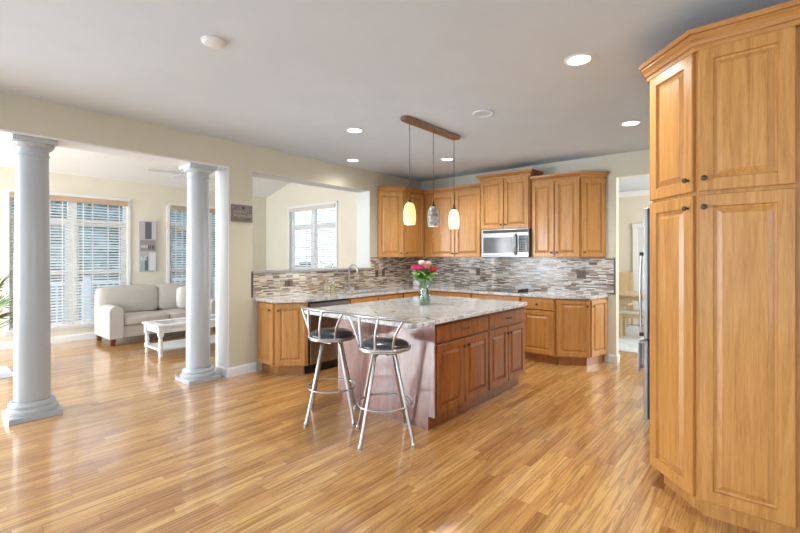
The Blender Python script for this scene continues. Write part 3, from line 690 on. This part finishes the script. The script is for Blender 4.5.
# ------------------------------------------------------------------ pendant fixture
t = thing('pendant_light', 'bronze bar fixture with three mosaic glass pendants above the island', 'pendant light', (-2.65, 3.62, CE))
cp = []
for i in range(13): a = R(180+180*i/12); cp.append((-2.65+.055*math.cos(a), 3.19+.055*math.sin(a)))
for i in range(13): a = R(180*i/12); cp.append((-2.65+.055*math.cos(a), 4.05+.055*math.sin(a)))
obj('canopy', MB().prism(cp, CE-.035, CE-.001), M_BRONZEL, t, smooth=30, bevel=.005)
shades = [(3.24, shade_mat('amber_mosaic_glass', (1.0, .84, .42), (.80, .58, .20), .9), (1, .75, .4), 4),
          (3.63, shade_mat('grey_mosaic_glass', (.40, .36, .34), (.14, .13, .13), .35), (1, .9, .8), 1.2),
          (4.02, shade_mat('cream_mosaic_glass', (1.0, .88, .70), (.85, .55, .36), 1.0), (1, .8, .6), 4)]
for (y, sm, lc, pw) in shades:
    obj('cord', MB().tube([(-2.65, y, CE-.034), (-2.65, y, 1.965)], .0028, 6), M_BRONZE, t)
    prof = [(.054, 1.70), (.060, 1.74), (.062, 1.78), (.058, 1.84), (.046, 1.885), (.028, 1.91), (.024, 1.91), (.042, 1.883), (.054, 1.84), (.058, 1.78), (.056, 1.74), (.050, 1.70), (.054, 1.70)]
    sh = obj('lamp_shade', MB().lathe_open(prof, (-2.65, y, .012), 28), sm, t, smooth=60)
    obj('socket_cap', MB().lathe([(.029, 1.906), (.027, 1.918), (.012, 1.932), (.010, 1.962), (.004, 1.972)], (-2.65, y, .012), 16), M_BRONZE, t, smooth=40)
    l = bpy.data.lights.new('pendant_bulb', 'POINT'); l.energy = pw; l.color = lc; l.shadow_soft_size = .02
    o = bpy.data.objects.new('pendant_bulb', l); COL.objects.link(o); o.location = (-2.65, y, 1.76)

# ------------------------------------------------------------------ ceiling fittings
M_LAMP = mat('lamp_lens', (1, 1, 1), .4, emit=(1, .98, .95), es=6)
def downlight(label, x, y, e=92):
    t = thing('recessed_light', label, 'ceiling light', (x, y, CE), 0, 'recessed ceiling lights')
    obj('trim_ring', MB().lathe_open([(.075, CE-.001), (.095, CE-.001), (.095, CE-.006), (.078, CE-.010), (.072, CE-.004)], (x, y, 0), 32), M_WHITE, t, smooth=40)
    obj('lens', MB().lathe([(.074, CE-.0015), (.074, CE-.005), (.03, CE-.006)], (x, y, 0), 28), M_LAMP, t)
    l = bpy.data.lights.new('recessed_lamp', 'SPOT'); l.energy = e; l.color = (1, .97, .93); l.spot_size = R(150); l.spot_blend = .8; l.shadow_soft_size = .07
    o = bpy.data.objects.new('recessed_lamp', l); COL.objects.link(o); o.location = (x, y, CE-.02)
downlight('large bright recessed light nearest the tall pantry and camera', -.98, 3.02)
downlight('recessed light in the ceiling just left of the pantry crown, toward the doorway', -1.05, 4.80)
downlight('recessed light in the ceiling left of the pendant fixture canopy', -3.34, 3.16)
downlight('recessed light close to the wall above the pass-through opening', -4.40, 4.13, 22)
downlight('recessed light seen between the pendant cords above the back cabinets', -3.36, 4.93)
t = thing('smoke_detector', 'round white smoke detector on the ceiling in the upper left', 'smoke detector', (-2.63, 1.28, CE))
obj('base', MB().lathe([(.070, CE-.001), (.070, CE-.012), (.064, CE-.014)], (-2.63, 1.28, 0), 32), M_WHITE, t, smooth=40)
obj('cover', MB().lathe([(.064, CE-.014), (.058, CE-.022), (.045, CE-.027), (.01, CE-.028)], (-2.63, 1.28, 0), 32), M_WHITE, t, smooth=60)
t = thing('ceiling_speaker', 'flat white round ceiling disc right of the pendant fixture canopy', 'ceiling speaker', (-2.03, 3.57, CE))
obj('rim', MB().lathe_open([(.075, CE-.001), (.10, CE-.001), (.10, CE-.006), (.085, CE-.012), (.075, CE-.006)], (-2.03, 3.57, 0), 32), M_CEIL, t, smooth=40)
obj('grille', MB().lathe([(.076, CE-.001), (.076, CE-.005), (.02, CE-.005)], (-2.03, 3.57, 0), 32), M_CEIL, t)

# ------------------------------------------------------------------ vase and flowers
VX, VY = -2.74, 3.60
t = thing('vase', 'clear flared glass vase on the island countertop', 'vase', (VX, VY, .90))
obj('glass', MB().lathe_open([(0.0022, .901), (0.0560, .901), (0.0627, .92), (0.0650, .97), (0.0582, 1.03), (0.0538, 1.08), (0.0627, 1.13), (0.0717, 1.155), (0.0683, 1.155), (0.0594, 1.13), (0.0493, 1.08), (0.0538, 1.03), (0.0594, .97), (0.0560, .922), (0.0022, .912)], (VX, VY, 0), 32), M_THIN, t, smooth=60)
obj('water', MB().lathe([(.046, .914), (.050, .93), (.052, .97), (.047, 1.03), (.043, 1.07)], (VX, VY, 0), 28), glassmat('water', (.80, .88, .78), .05), t, smooth=60)
def blossom(mb, c, r, rnd):
    for k in range(5):                      # nested cupped petals, the outer ones opening wider
        n = (3, 4, 5, 6, 7)[k]; rad = r*(.30+.175*k); top = (2.75, 2.5, 2.2, 1.95, 1.7)[k]
        for i in range(n):
            a0 = 2*PI*i/n+k*.7+rnd.random()*.3; vs = []; fs = []
            for u in range(5):
                for v in range(6):
                    e = (u-2)/2; ph = .35+(top-.22*e*e-.35)*v/5; a = a0+e*(PI/n)*1.35
                    rr = rad*math.sin(min(ph, 1.75))*(1+.10*(v/5)**3)*(1+.03*math.cos(3*a)); z = -rad*math.cos(ph)*(1.0 if k < 3 else .85)
                    vs.append((c[0]+rr*math.cos(a), c[1]+rr*math.sin(a), c[2]+z+.012*(4-k)*r/.05*.3+rnd.uniform(-.02, .02)*r))
            for u in range(4):
                for v in range(5): q = u*6+v; fs.append((q, q+1, q+7, q+6))
            mb.add(vs, fs)
rnd = random.Random(3)
RED = mat('red_petal', (.55, .015, .03), .5); PINK = mat('magenta_petal', (.68, .02, .16), .5); WHT = mat('white_petal', (.82, .80, .74), .5); CORAL = mat('coral_petal', (.70, .16, .16), .5)
u2 = (.76, .65); uf = (.65, -.76)   # image right, towards the camera
fl = [(-.105, .04, 1.335, PINK, 'magenta rose at the left side of the bouquet'), (-.055, .05, 1.335, PINK, 'magenta rose second from left in the bouquet'), (-.03, -.02, 1.385, WHT, 'white rose at the top of the bouquet'),
      (.02, .03, 1.345, CORAL, 'coral rose in the middle of the bouquet'), (.09, .03, 1.315, RED, 'red rose at the right side of the bouquet'), (.04, -.05, 1.375, WHT, 'small white rose behind the middle of the bouquet')]
for (a, b, z, m, labl) in fl:
    z -= .045
    x = VX+u2[0]*a+uf[0]*b; y = VY+u2[1]*a+uf[1]*b
    t = thing('rose', labl, 'flower', (x, y, z))
    mb = MB(); blossom(mb, (x, y, z), .038, rnd); bl = obj('blossom', mb, m, t, smooth=True)
    q = (VX+(x-VX)*.22, VY+(y-VY)*.22)
    obj('stem', MB().tube([(VX-(x-VX)*.25, VY-(y-VY)*.25, .925), (q[0], q[1], 1.12), (x*.7+q[0]*.3, y*.7+q[1]*.3, 1.22), (x, y, z-.02)], .003, 6), M_GREEN, t, smooth=60)
    lf = MB()
    for k in range(22):
        a0 = rnd.uniform(0, 2*PI); zz = rnd.uniform(1.16, z-.035); f = (zz-1.12)/(z-1.12); cx = q[0]+(x-q[0])*f; cy = q[1]+(y-q[1])*f
        dx, dy = math.cos(a0), math.sin(a0); Lf = rnd.uniform(.07, .105); wd = .026; up = rnd.uniform(-.1, .6)
        pts = []
        for i in range(5):
            s = i/4; ww = wd*math.sin(PI*(s*.9+.05)); ex = Lf*s
            pts += [(cx+dx*ex-dy*ww, cy+dy*ex+dx*ww, zz+up*ex-.4*ex*s), (cx+dx*ex, cy+dy*ex, zz+up*ex-.4*ex*s-.004), (cx+dx*ex+dy*ww, cy+dy*ex-dx*ww, zz+up*ex-.4*ex*s)]
        lf.add(pts, [f_ for i in range(4) for f_ in ((3*i, 3*i+1, 3*i+4, 3*i+3), (3*i+1, 3*i+2, 3*i+5, 3*i+4))])
    obj('leaves', lf, M_GREEN, t, smooth=True)

# ------------------------------------------------------------------ signs on walls
def sgn():
    m = mat('weathered_board', (.2, .17, .16), .7); N, L, B = nodes(m)
    tcn = N.new('ShaderNodeTexCoord'); mp = N.new('ShaderNodeMapping'); mp.inputs['Scale'].default_value = (4, 5, 40)
    n = N.new('ShaderNodeTexNoise'); n.inputs['Scale'].default_value = 1.5; n.inputs['Detail'].default_value = 4
    L.new(tcn.outputs['Object'], mp.inputs[0]); L.new(mp.outputs[0], n.inputs['Vector']); r = ramp(N, [(.3, (.11, .09, .085)), (.7, (.28, .24, .22))])
    L.new(n.outputs['Fac'], r.inputs[0]); L.new(r.outputs[0], B.inputs['Base Color']); return m
ms = mat('pale_paint', (.38, .345, .33), .6)
t = thing('wall_sign', 'small dark weathered wooden sign on the wall pier by the pass-through', 'sign', (-4.745, 2.655, 1.81))
lt = MB(); rnd2 = random.Random(5)
def letters(mb, M, x0, x1, z0, h, rnd_, th=.002):
    x = x0
    while x < x1:
        w_ = h*rnd_.uniform(.45, .7); s = h*.16; k = rnd_.randint(0, 3)
        mb2 = MB(M)
        mb2.box(x, x+s, -th, 0, z0, z0+h)
        if k in (0, 1): mb2.box(x+w_-s, x+w_, -th, 0, z0, z0+h)
        if k in (0, 2): mb2.box(x+s, x+w_, -th, 0, z0+h-s, z0+h)
        if k in (1, 2, 3): mb2.box(x+s, x+w_-(s if k == 1 else 0), -th, 0, z0+h*.45, z0+h*.45+s)
        if k in (2, 3): mb2.box(x+s, x+w_, -th, 0, z0, z0+s)
        mb.v_off = 0
        kk = len(mb.v); mb.v += mb2.v; mb.f += [tuple(i+kk for i in q) for q in mb2.f]
        x += w_+h*.22
MS = face(-4.728, 0, R(90))
letters(lt, MS, 2.55, 2.70, 1.915, .028, rnd2); letters(lt, MS, 2.55, 2.70, 1.87, .022, rnd2); letters(lt, MS, 2.72, 2.76, 1.87, .035, rnd2)
objm('board', [(MB().box(-4.748, -4.728, 2.525, 2.785, 1.81, 2.01), sgn()), (lt, ms)], t)
obj('hanging_hole', MB(MS).lathe([(.016, 0), (.016, .003)], (2.665, -.001, 1.975), 16, (0, -1, 0)), M_BLACK, t)
# canvas in the living room
t = thing('wall_art', 'tall narrow grey and white canvas on the living room wall between the windows', 'picture', (FX+.01, 3.03, 1.12))
MA = face(FX+.032, 2.865, R(90))
cv = [(MB(MA).box(0, .30, 0, .03, 1.12, 2.05), mat('canvas_cloth', (.46, .45, .48), .8))]
def patch(x0, x1, z0, z1, c, n): cv.append((MB(MA).box(x0, x1, -.0015, 0, z0, z1), mat(n, c, .8)))
patch(.10, .21, 1.72, 2.04, (.15, .14, .17), 'dark_band'); patch(.215, .29, 1.72, 2.04, (.55, .54, .60), 'lilac_band'); patch(.02, .28, 1.50, 1.70, (.30, .28, .29), 'grey_band'); patch(.02, .08, 1.14, 1.42, (.33, .45, .52), 'blue_block')
patch(.095, .15, 1.14, 1.40, (.10, .16, .22), 'navy_block'); patch(.17, .28, 1.14, 1.47, (.66, .66, .69), 'pale_block')
lw = MB(); letters(lw, MA, .15, .27, 1.53, .08, rnd2, .003); cv.append((lw, mat('dark_ink', (.08, .07, .09), .8)))
lw = MB(); letters(lw, MA, .03, .14, 1.33, .07, rnd2, .003); letters(lw, MA, .04, .13, 1.56, .05, rnd2, .003); cv.append((lw, mat('white_ink', (.75, .74, .75), .8))); objm('canvas', cv, t)

# ------------------------------------------------------------------ sofa
t = thing('sofa', 'light grey fabric loveseat with rolled arms beneath the living room windows', 'sofa', (-8.1, 3.02, 0))
Y0, Y1 = 2.12, 3.92; XF, XB = -7.74, -8.56
obj('base_frame', MB().box(XB+.02, XF-.01, Y0+.08, Y1-.08, .11, .30), M_FABRIC, t, bevel=.02)
def soft(name, x0, x1, y0, y1, z0, z1, m, par, k=.05, puff=.02):
    # pillow-like block: box with a rounded, slightly swollen surface
    bm = bmesh.new(); bmesh.ops.create_cube(bm, size=1); bmesh.ops.subdivide_edges(bm, edges=bm.edges[:], cuts=5, use_grid_fill=True)
    sx, sy, sz = x1-x0, y1-y0, z1-z0; mb = MB()
    for v in bm.verts:
        p = v.co*2; q = Vector((p.x, p.y, p.z)); 
        rr = [abs(c) for c in q]
        f = 1-.035*(max(0, sorted(rr)[1]-.3)/.7)**3-.02*(max(0, sorted(rr)[0]-.3)/.7)**3
        q *= f
        bul = [puff*(1-q[(i+1) % 3]**2)*(1-q[(i+2) % 3]**2)*(1 if q[i] > 0 else -1)*abs(q[i]) for i in range(3)]
        v.co = Vector(((x0+x1)/2+q.x*sx/2+bul[0], (y0+y1)/2+q.y*sy/2+bul[1], (z0+z1)/2+q.z*sz/2+bul[2]))
    bm.verts.index_update()
    mb.add([tuple(v.co) for v in bm.verts], [tuple(v.index for v in f.verts) for f in bm.faces]); bm.free()
    return obj(name, mb, m, par, smooth=True, sub=1)
ym = (Y0+Y1)/2
soft('seat_cushion', -8.33, XF+.02, Y0+.20, ym, .295, .445, M_FABRIC, t, puff=.012); soft('seat_cushion', -8.33, XF+.02, ym, Y1-.20, .295, .445, M_FABRIC, t, puff=.012)
obj('back_frame', MB().box(XB, XB+.16, Y0+.06, Y1-.06, .12, .80), M_FABRIC, t, bevel=.04, seg=3)
soft('back_cushion', -8.46, -8.22, Y0-.01, ym-.005, .44, .89, M_FABRIC, t, puff=.02); soft('back_cushion', -8.46, -8.22, ym+.005, Y1+.01, .44, .89, M_FABRIC, t, puff=.02)
for yc, s in ((Y0+.10, 1), (Y1-.10, -1)):
    pr = [(-.10, .11), (.10, .11), (.10, .44)]+[(.0+.105*math.cos(a), .52+.105*math.sin(a)) for a in [R(0+i*180/14) for i in range(15)]]+[(-.10, .44)]
    Mx = Matrix.Translation((0, yc, 0)) @ Matrix(((0, 0, 1, 0), (-s, 0, 0, 0), (0, 1, 0, 0), (0, 0, 0, 1)))
    a = MB(Mx).prism(pr, -8.50, XF+.03); obj('arm', a, M_FABRIC, t, smooth=40, bevel=.012, seg=3)
for (x, y) in ((XF-.06, Y0+.07), (XF-.06, Y1-.07), (XB+.08, Y0+.07), (XB+.08, Y1-.07)):
    obj('foot', MB().add([(x-.028, y-.028, 0), (x+.028, y-.028, 0), (x+.028, y+.028, 0), (x-.028, y+.028, 0), (x-.04, y-.04, .115), (x+.04, y-.04, .115), (x+.04, y+.04, .115), (x-.04, y+.04, .115)],
        [(0, 3, 2, 1), (4, 5, 6, 7), (0, 1, 5, 4), (1, 2, 6, 5), (2, 3, 7, 6), (3, 0, 4, 7)]), M_BROWN, t)
p = soft('throw_pillow', -8.20, -8.04, 3.30, 3.72, .455, .84, M_PILLOW, None, puff=.02)
tag(p, 'off-white square throw pillow on the sofa, partly behind the column', 'pillow')
# ------------------------------------------------------------------ coffee table
t = thing('coffee_table', 'white coffee table with turned legs, glass inset and lower shelf', 'table', (-6.58, 2.93, 0))
x0, x1, y0, y1 = -6.90, -6.30, 2.30, 3.55
tp = MB(); tp.box(x0, x0+.10, y0, y1, .425, .455); tp.box(x1-.10, x1, y0, y1, .425, .455); tp.box(x0+.10, x1-.10, y0, y0+.12, .425, .455); tp.box(x0+.10, x1-.10, y1-.12, y1, .425, .455)
obj('tabletop', tp, M_WHITE, t, bevel=.003)
obj('glass_inset', MB().box(x0+.10, x1-.10, y0+.12, y1-.12, .44, .450), mat('inset_glass', (.45, .50, .52), .06), t)
obj('apron', MB().box(x0+.04, x1-.04, y0+.04, y1-.04, .34, .425), M_WHITE, t)
for x in (x0+.055, x1-.055):
    for y in (y0+.055, y1-.055):
        obj('leg', MB().box(x-.032, x+.032, y-.032, y+.032, .30, .42).lathe([(.020, 0), (.028, .02), (.028, .05), (.020, .065), (.034, .085), (.034, .15), (.02, .165), (.031, .19), (.026, .24), (.020, .275), (.031, .29), (.031, .30)], (x, y, 0), 16), M_WHITE, t, smooth=35)
obj('lower_shelf', MB().box(x0+.03, x1-.03, y0+.03, y1-.03, .10, .125), M_WHITE, t, bevel=.003)
# ------------------------------------------------------------------ rug, palm
tag(obj('area_rug', MB().box(-7.34, -6.66, -1.4, .90, .001, .012), M_RUG, bevel=.003), 'pale blue-grey living room rug at the left edge behind the column', 'rug')
t = thing('potted_palm', 'green palm with thin arching fronds at the left edge by the window', 'plant', (-6.95, .50, 0))
obj('pot', MB().lathe([(.12, .013), (.16, .30), (.17, .31), (.17, .34), (.15, .34), (.14, .31)], (-6.95, .50, 0), 28), mat('pot_glaze', (.30, .22, .16), .4), t, smooth=40)
obj('soil', MB().lathe([(.14, .30), (.145, .315)], (-6.95, .50, 0), 20), mat('soil', (.05, .035, .02), .9), t)
rp3 = random.Random(11)
for k in range(16):
    az = 2*PI*k/16+rp3.uniform(-.15, .15); ln = rp3.uniform(.35, .70); el = R(rp3.uniform(42, 84)); pts = []
    p = Vector((-6.95, .50, .33)); e_ = el
    for i in range(7):
        pts.append(p.copy()); p = p+Vector((math.cos(az)*math.cos(e_), math.sin(az)*math.cos(e_), math.sin(e_)))*ln/6; e_ -= R(4)
    fr = MB().tube(pts, .006, 5, r2=.004)
    d = (pts[-1]-pts[-2]).normalized(); side = d.cross(Vector((0, 0, 1))).normalized(); up = side.cross(d)
    for j in range(15):
        q = R(-100+200*j/14); L_ = rp3.uniform(.34, .44)*(1-.25*abs(j-7)/7); dd = (d*math.cos(q)+side*math.sin(q)*.9+up*.25*abs(math.sin(q))).normalized()
        wv = dd.cross(up).normalized()*.011; b0 = pts[-1]; m1 = b0+dd*L_*.45; tip = b0+dd*L_+Vector((0, 0, -.05))
        fr.add([tuple(b0), tuple(m1+wv), tuple(tip), tuple(m1-wv), tuple(m1-up*.004)], [(0, 1, 4), (1, 2, 4), (2, 3, 4), (3, 0, 4)])
    obj('frond', fr, M_PALM, t)
# ------------------------------------------------------------------ ceiling fan
fx_, fy_ = -6.9, 3.02; zc = 2.745+.25*(fx_+8.75)
t = thing('ceiling_fan', 'white ceiling fan in the living room behind the farther column', 'ceiling fan', (fx_, fy_, zc))
obj('ceiling_mount', MB().lathe([(.07, zc-.03), (.06, zc-.06), (.02, zc-.10)], (fx_, fy_, 0), 20), M_WHITE, t, smooth=40)
obj('downrod', MB().tube([(fx_, fy_, zc-.05), (fx_, fy_, 2.80)], .014, 10), M_WHITE, t, smooth=60)
M_FAN = mat('fan_grey', (.55, .57, .60), .5)
obj('motor', MB().lathe([(.03, 2.83), (.09, 2.82), (.11, 2.78), (.11, 2.73), (.08, 2.70), (.05, 2.69)], (fx_, fy_, 0), 28), M_CHROME, t, smooth=40)
for k in range(5):
    a = R(72*k+42); Mx = Matrix.Translation((fx_, fy_, 2.70)) @ Matrix.Rotation(a, 4, 'Z') @ Matrix.Rotation(R(12), 4, 'X')
    obj('blade', MB(Mx).prism([(.17, -.05), (.56, -.06), (.60, -.035), (.60, .035), (.56, .06), (.17, .05)], -.004, .004).box(.08, .20, -.015, .015, -.008, .0), M_FAN, t)
# ------------------------------------------------------------------ dining room
tag(obj('dining_rug', MB().box(-3.3, -.8, 6.95, 9.6, .001, .012), M_RUG), 'pale grey patterned rug on the dining room floor beyond the doorway', 'rug')
t = thing('dining_table', 'pale wood dining table seen through the doorway', 'table', (-1.6, 8.85, .012))
obj('tabletop', MB().box(-2.30, -.9, 8.10, 9.05, .715, .75), M_LIGHTW, t, bevel=.005); obj('apron', MB().box(-2.22, -.98, 8.18, 8.97, .64, .715), M_LIGHTW, t)
for x in (-2.19, -1.01):
    for y in (8.21, 8.94): obj('leg', MB().box(x-.035, x+.035, y-.035, y+.035, .012, .64), M_LIGHTW, t)
t = thing('dining_bench', 'pale wooden bench with a light seat in front of the dining table', 'bench', (-1.45, 8.0, .012))
obj('seat', MB().box(-1.98, -.95, 7.98, 8.34, .43, .475), mat('bench_seat', (.66, .60, .48), .6), t, bevel=.01); obj('rail', MB().box(-1.94, -1.0, 8.02, 8.30, .36, .43), M_LIGHTW, t)
for x in (-1.92, -1.02):
    for y in (8.03, 8.29): obj('leg', MB().box(x-.028, x+.028, y-.028, y+.028, .012, .43), M_LIGHTW, t)
t = thing('dining_chair', 'pale wooden dining chair with a high back at the end of the dining table', 'chair', (-2.28, 9.55, .012))
cx, cy = -2.28, 9.55
obj('seat', MB().box(cx-.22, cx+.2, cy-.22, cy+.22, .43, .47), M_LIGHTW, t, bevel=.008); obj('backrest', MB().box(cx-.20, cx+.20, cy+.17, cy+.20, .50, 1.08), M_LIGHTW, t, bevel=.008)
for x in (cx-.2, cx+.18):
    for y, z in ((cy-.2, .43), (cy+.185, 1.06)): obj('leg', MB().box(x-.018, x+.018, y-.018, y+.018, .012, z), M_LIGHTW, t)

# ------------------------------------------------------------------ outdoors
struct('ground', MB().box(-60, 40, -40, 60, -.7, -.6), M_SNOW)
tag(obj('deck', MB().box(-11.5, -8.9, -4, 9.5, -.30, -.15).box(-8.9, -5.1, 5.7, 9.5, -.30, -.15), M_DECK), 'grey deck floor outside the living room windows', 'deck')
t = thing('deck_railing', 'white deck railing seen through the living room blinds', 'railing', (-11.4, 2, -.15))
obj('rail', MB().box(-11.45, -11.35, -4, 9.4, .78, .84).box(-11.43, -11.37, -4, 9.4, -.05, .0), M_WHITE, t)
bal = MB()
for i in range(90): y = -3.9+i*.148; bal.box(-11.415, -11.385, y, y+.03, 0, .78)
obj('balusters', bal, M_WHITE, t)['kind'] = 'stuff'
for i in range(7): y = -3.95+i*2.2; obj('post', MB().box(-11.46, -11.34, y, y+.12, -.15, .95), M_WHITE, t)
def tree(x, y, h, r, label, seed):
    rr = random.Random(seed); t = thing('tree', label, 'tree', (x, y, -.6))
    obj('trunk', MB().tube([(x, y, -.6), (x+.05, y, h*.35), (x, y+.05, h*.8)], .14, 8, r2=.04), mat('bark', (.08, .06, .05), .9), t)
    bm = bmesh.new()
    for k in range(22):
        f = k/21; zz = -.2+f*(h-.2); w_ = r*(1-f*.55)*rr.uniform(.6, 1.0); a = rr.uniform(0, 6.28); c = Vector((x+math.cos(a)*w_*.55, y+math.sin(a)*w_*.55, zz))
        g = bmesh.ops.create_icosphere(bm, subdivisions=3, radius=1)
        for v in g['verts']:
            n_ = 1+rr.uniform(-.28, .28); v.co = Vector((v.co.x*w_*.75*n_, v.co.y*w_*.75*n_, v.co.z*w_*.55*n_))+c
    bm.verts.index_update(); mb = MB(); mb.add([tuple(v.co) for v in bm.verts], [tuple(v.index for v in f.verts) for f in bm.faces]); bm.free()
    obj('crown_foliage', mb, M_TREE, t)
for i, (x, y, h, r, lb) in enumerate([(-17, -2.0, 5.6, 2.0, 'dark green tree outside, left of the nearer column'), (-17.5, 2.8, 5.4, 2.0, 'blue-green tree outside, seen through the left part of the wide window'),
    (-17, 7.4, 5.8, 2.0, 'blue-green tree outside, behind the right half of the wide window'), (-19.6, 11.0, 5.4, 2.0, 'grey-green tree outside, seen beside the farther column'),
    (-23, .6, 6.4, 2.0, 'distant tall tree between two nearer trees, left part of the wide window'), (-23, 6.4, 6.6, 2.0, 'distant tall tree seen in the middle of the wide window'), (-24.5, 14.6, 6.2, 2.0, 'distant tree seen through the window behind the sofa'),
    (-12.5, 20, 1.7, 1.6, 'pale green tree low outside the window seen through the pass-through')]):
    tree(x, y, h, r, lb, i+1)
t = thing('patio_chair', 'beige patio chair with dark headrest outside the pass-through window', 'chair', (-8.55, 6.6, -.15))
x, y = -8.55, 6.6
obj('seat', MB().box(x-.3, x+.3, y-.3, y+.3, .25, .40), mat('wicker_beige', (.42, .38, .33), .8), t, bevel=.02); obj('backrest', MB().box(x-.3, x+.3, y-.30, y-.20, .40, 1.20), mat('wicker_back', (.42, .39, .35), .8), t, bevel=.02)
obj('headrest', MB().box(x-.05, x+.30, y-.32, y-.18, 1.20, 1.27), mat('dark_cushion', (.05, .06, .07), .7), t, bevel=.02)
for dx in (-.26, .26):
    for dy in (-.26, .26): obj('leg', MB().box(x+dx-.025, x+dx+.025, y+dy-.025, y+dy+.025, -.15, .25), M_BLACK, t)
t = thing('planter', 'grey planter with green shrub outside the pass-through window', 'planter', (-7.78, 6.6, -.15))
obj('box', MB().add([(-7.93, 6.45, -.15), (-7.63, 6.45, -.15), (-7.63, 6.75, -.15), (-7.93, 6.75, -.15), (-8.03, 6.35, .95), (-7.53, 6.35, .95), (-7.53, 6.85, .95), (-8.03, 6.85, .95)],
    [(0, 3, 2, 1), (4, 5, 6, 7), (0, 1, 5, 4), (1, 2, 6, 5), (2, 3, 7, 6), (3, 0, 4, 7)]), mat('grey_stone', (.33, .33, .33), .8), t)
sb = MB(); r4 = random.Random(2)
for k in range(160):
    c = Vector((-7.78+r4.gauss(0, .12), 6.6+r4.gauss(0, .12), 1.0+abs(r4.gauss(0, .09)))); d = Vector((r4.uniform(-1, 1), r4.uniform(-1, 1), r4.uniform(0, 1))).normalized()*.05; s = d.orthogonal().normalized()*.015
    sb.add([tuple(c-d), tuple(c+s), tuple(c+d), tuple(c-s)], [(0, 1, 2, 3)])
obj('shrub', sb, M_GREEN, t)
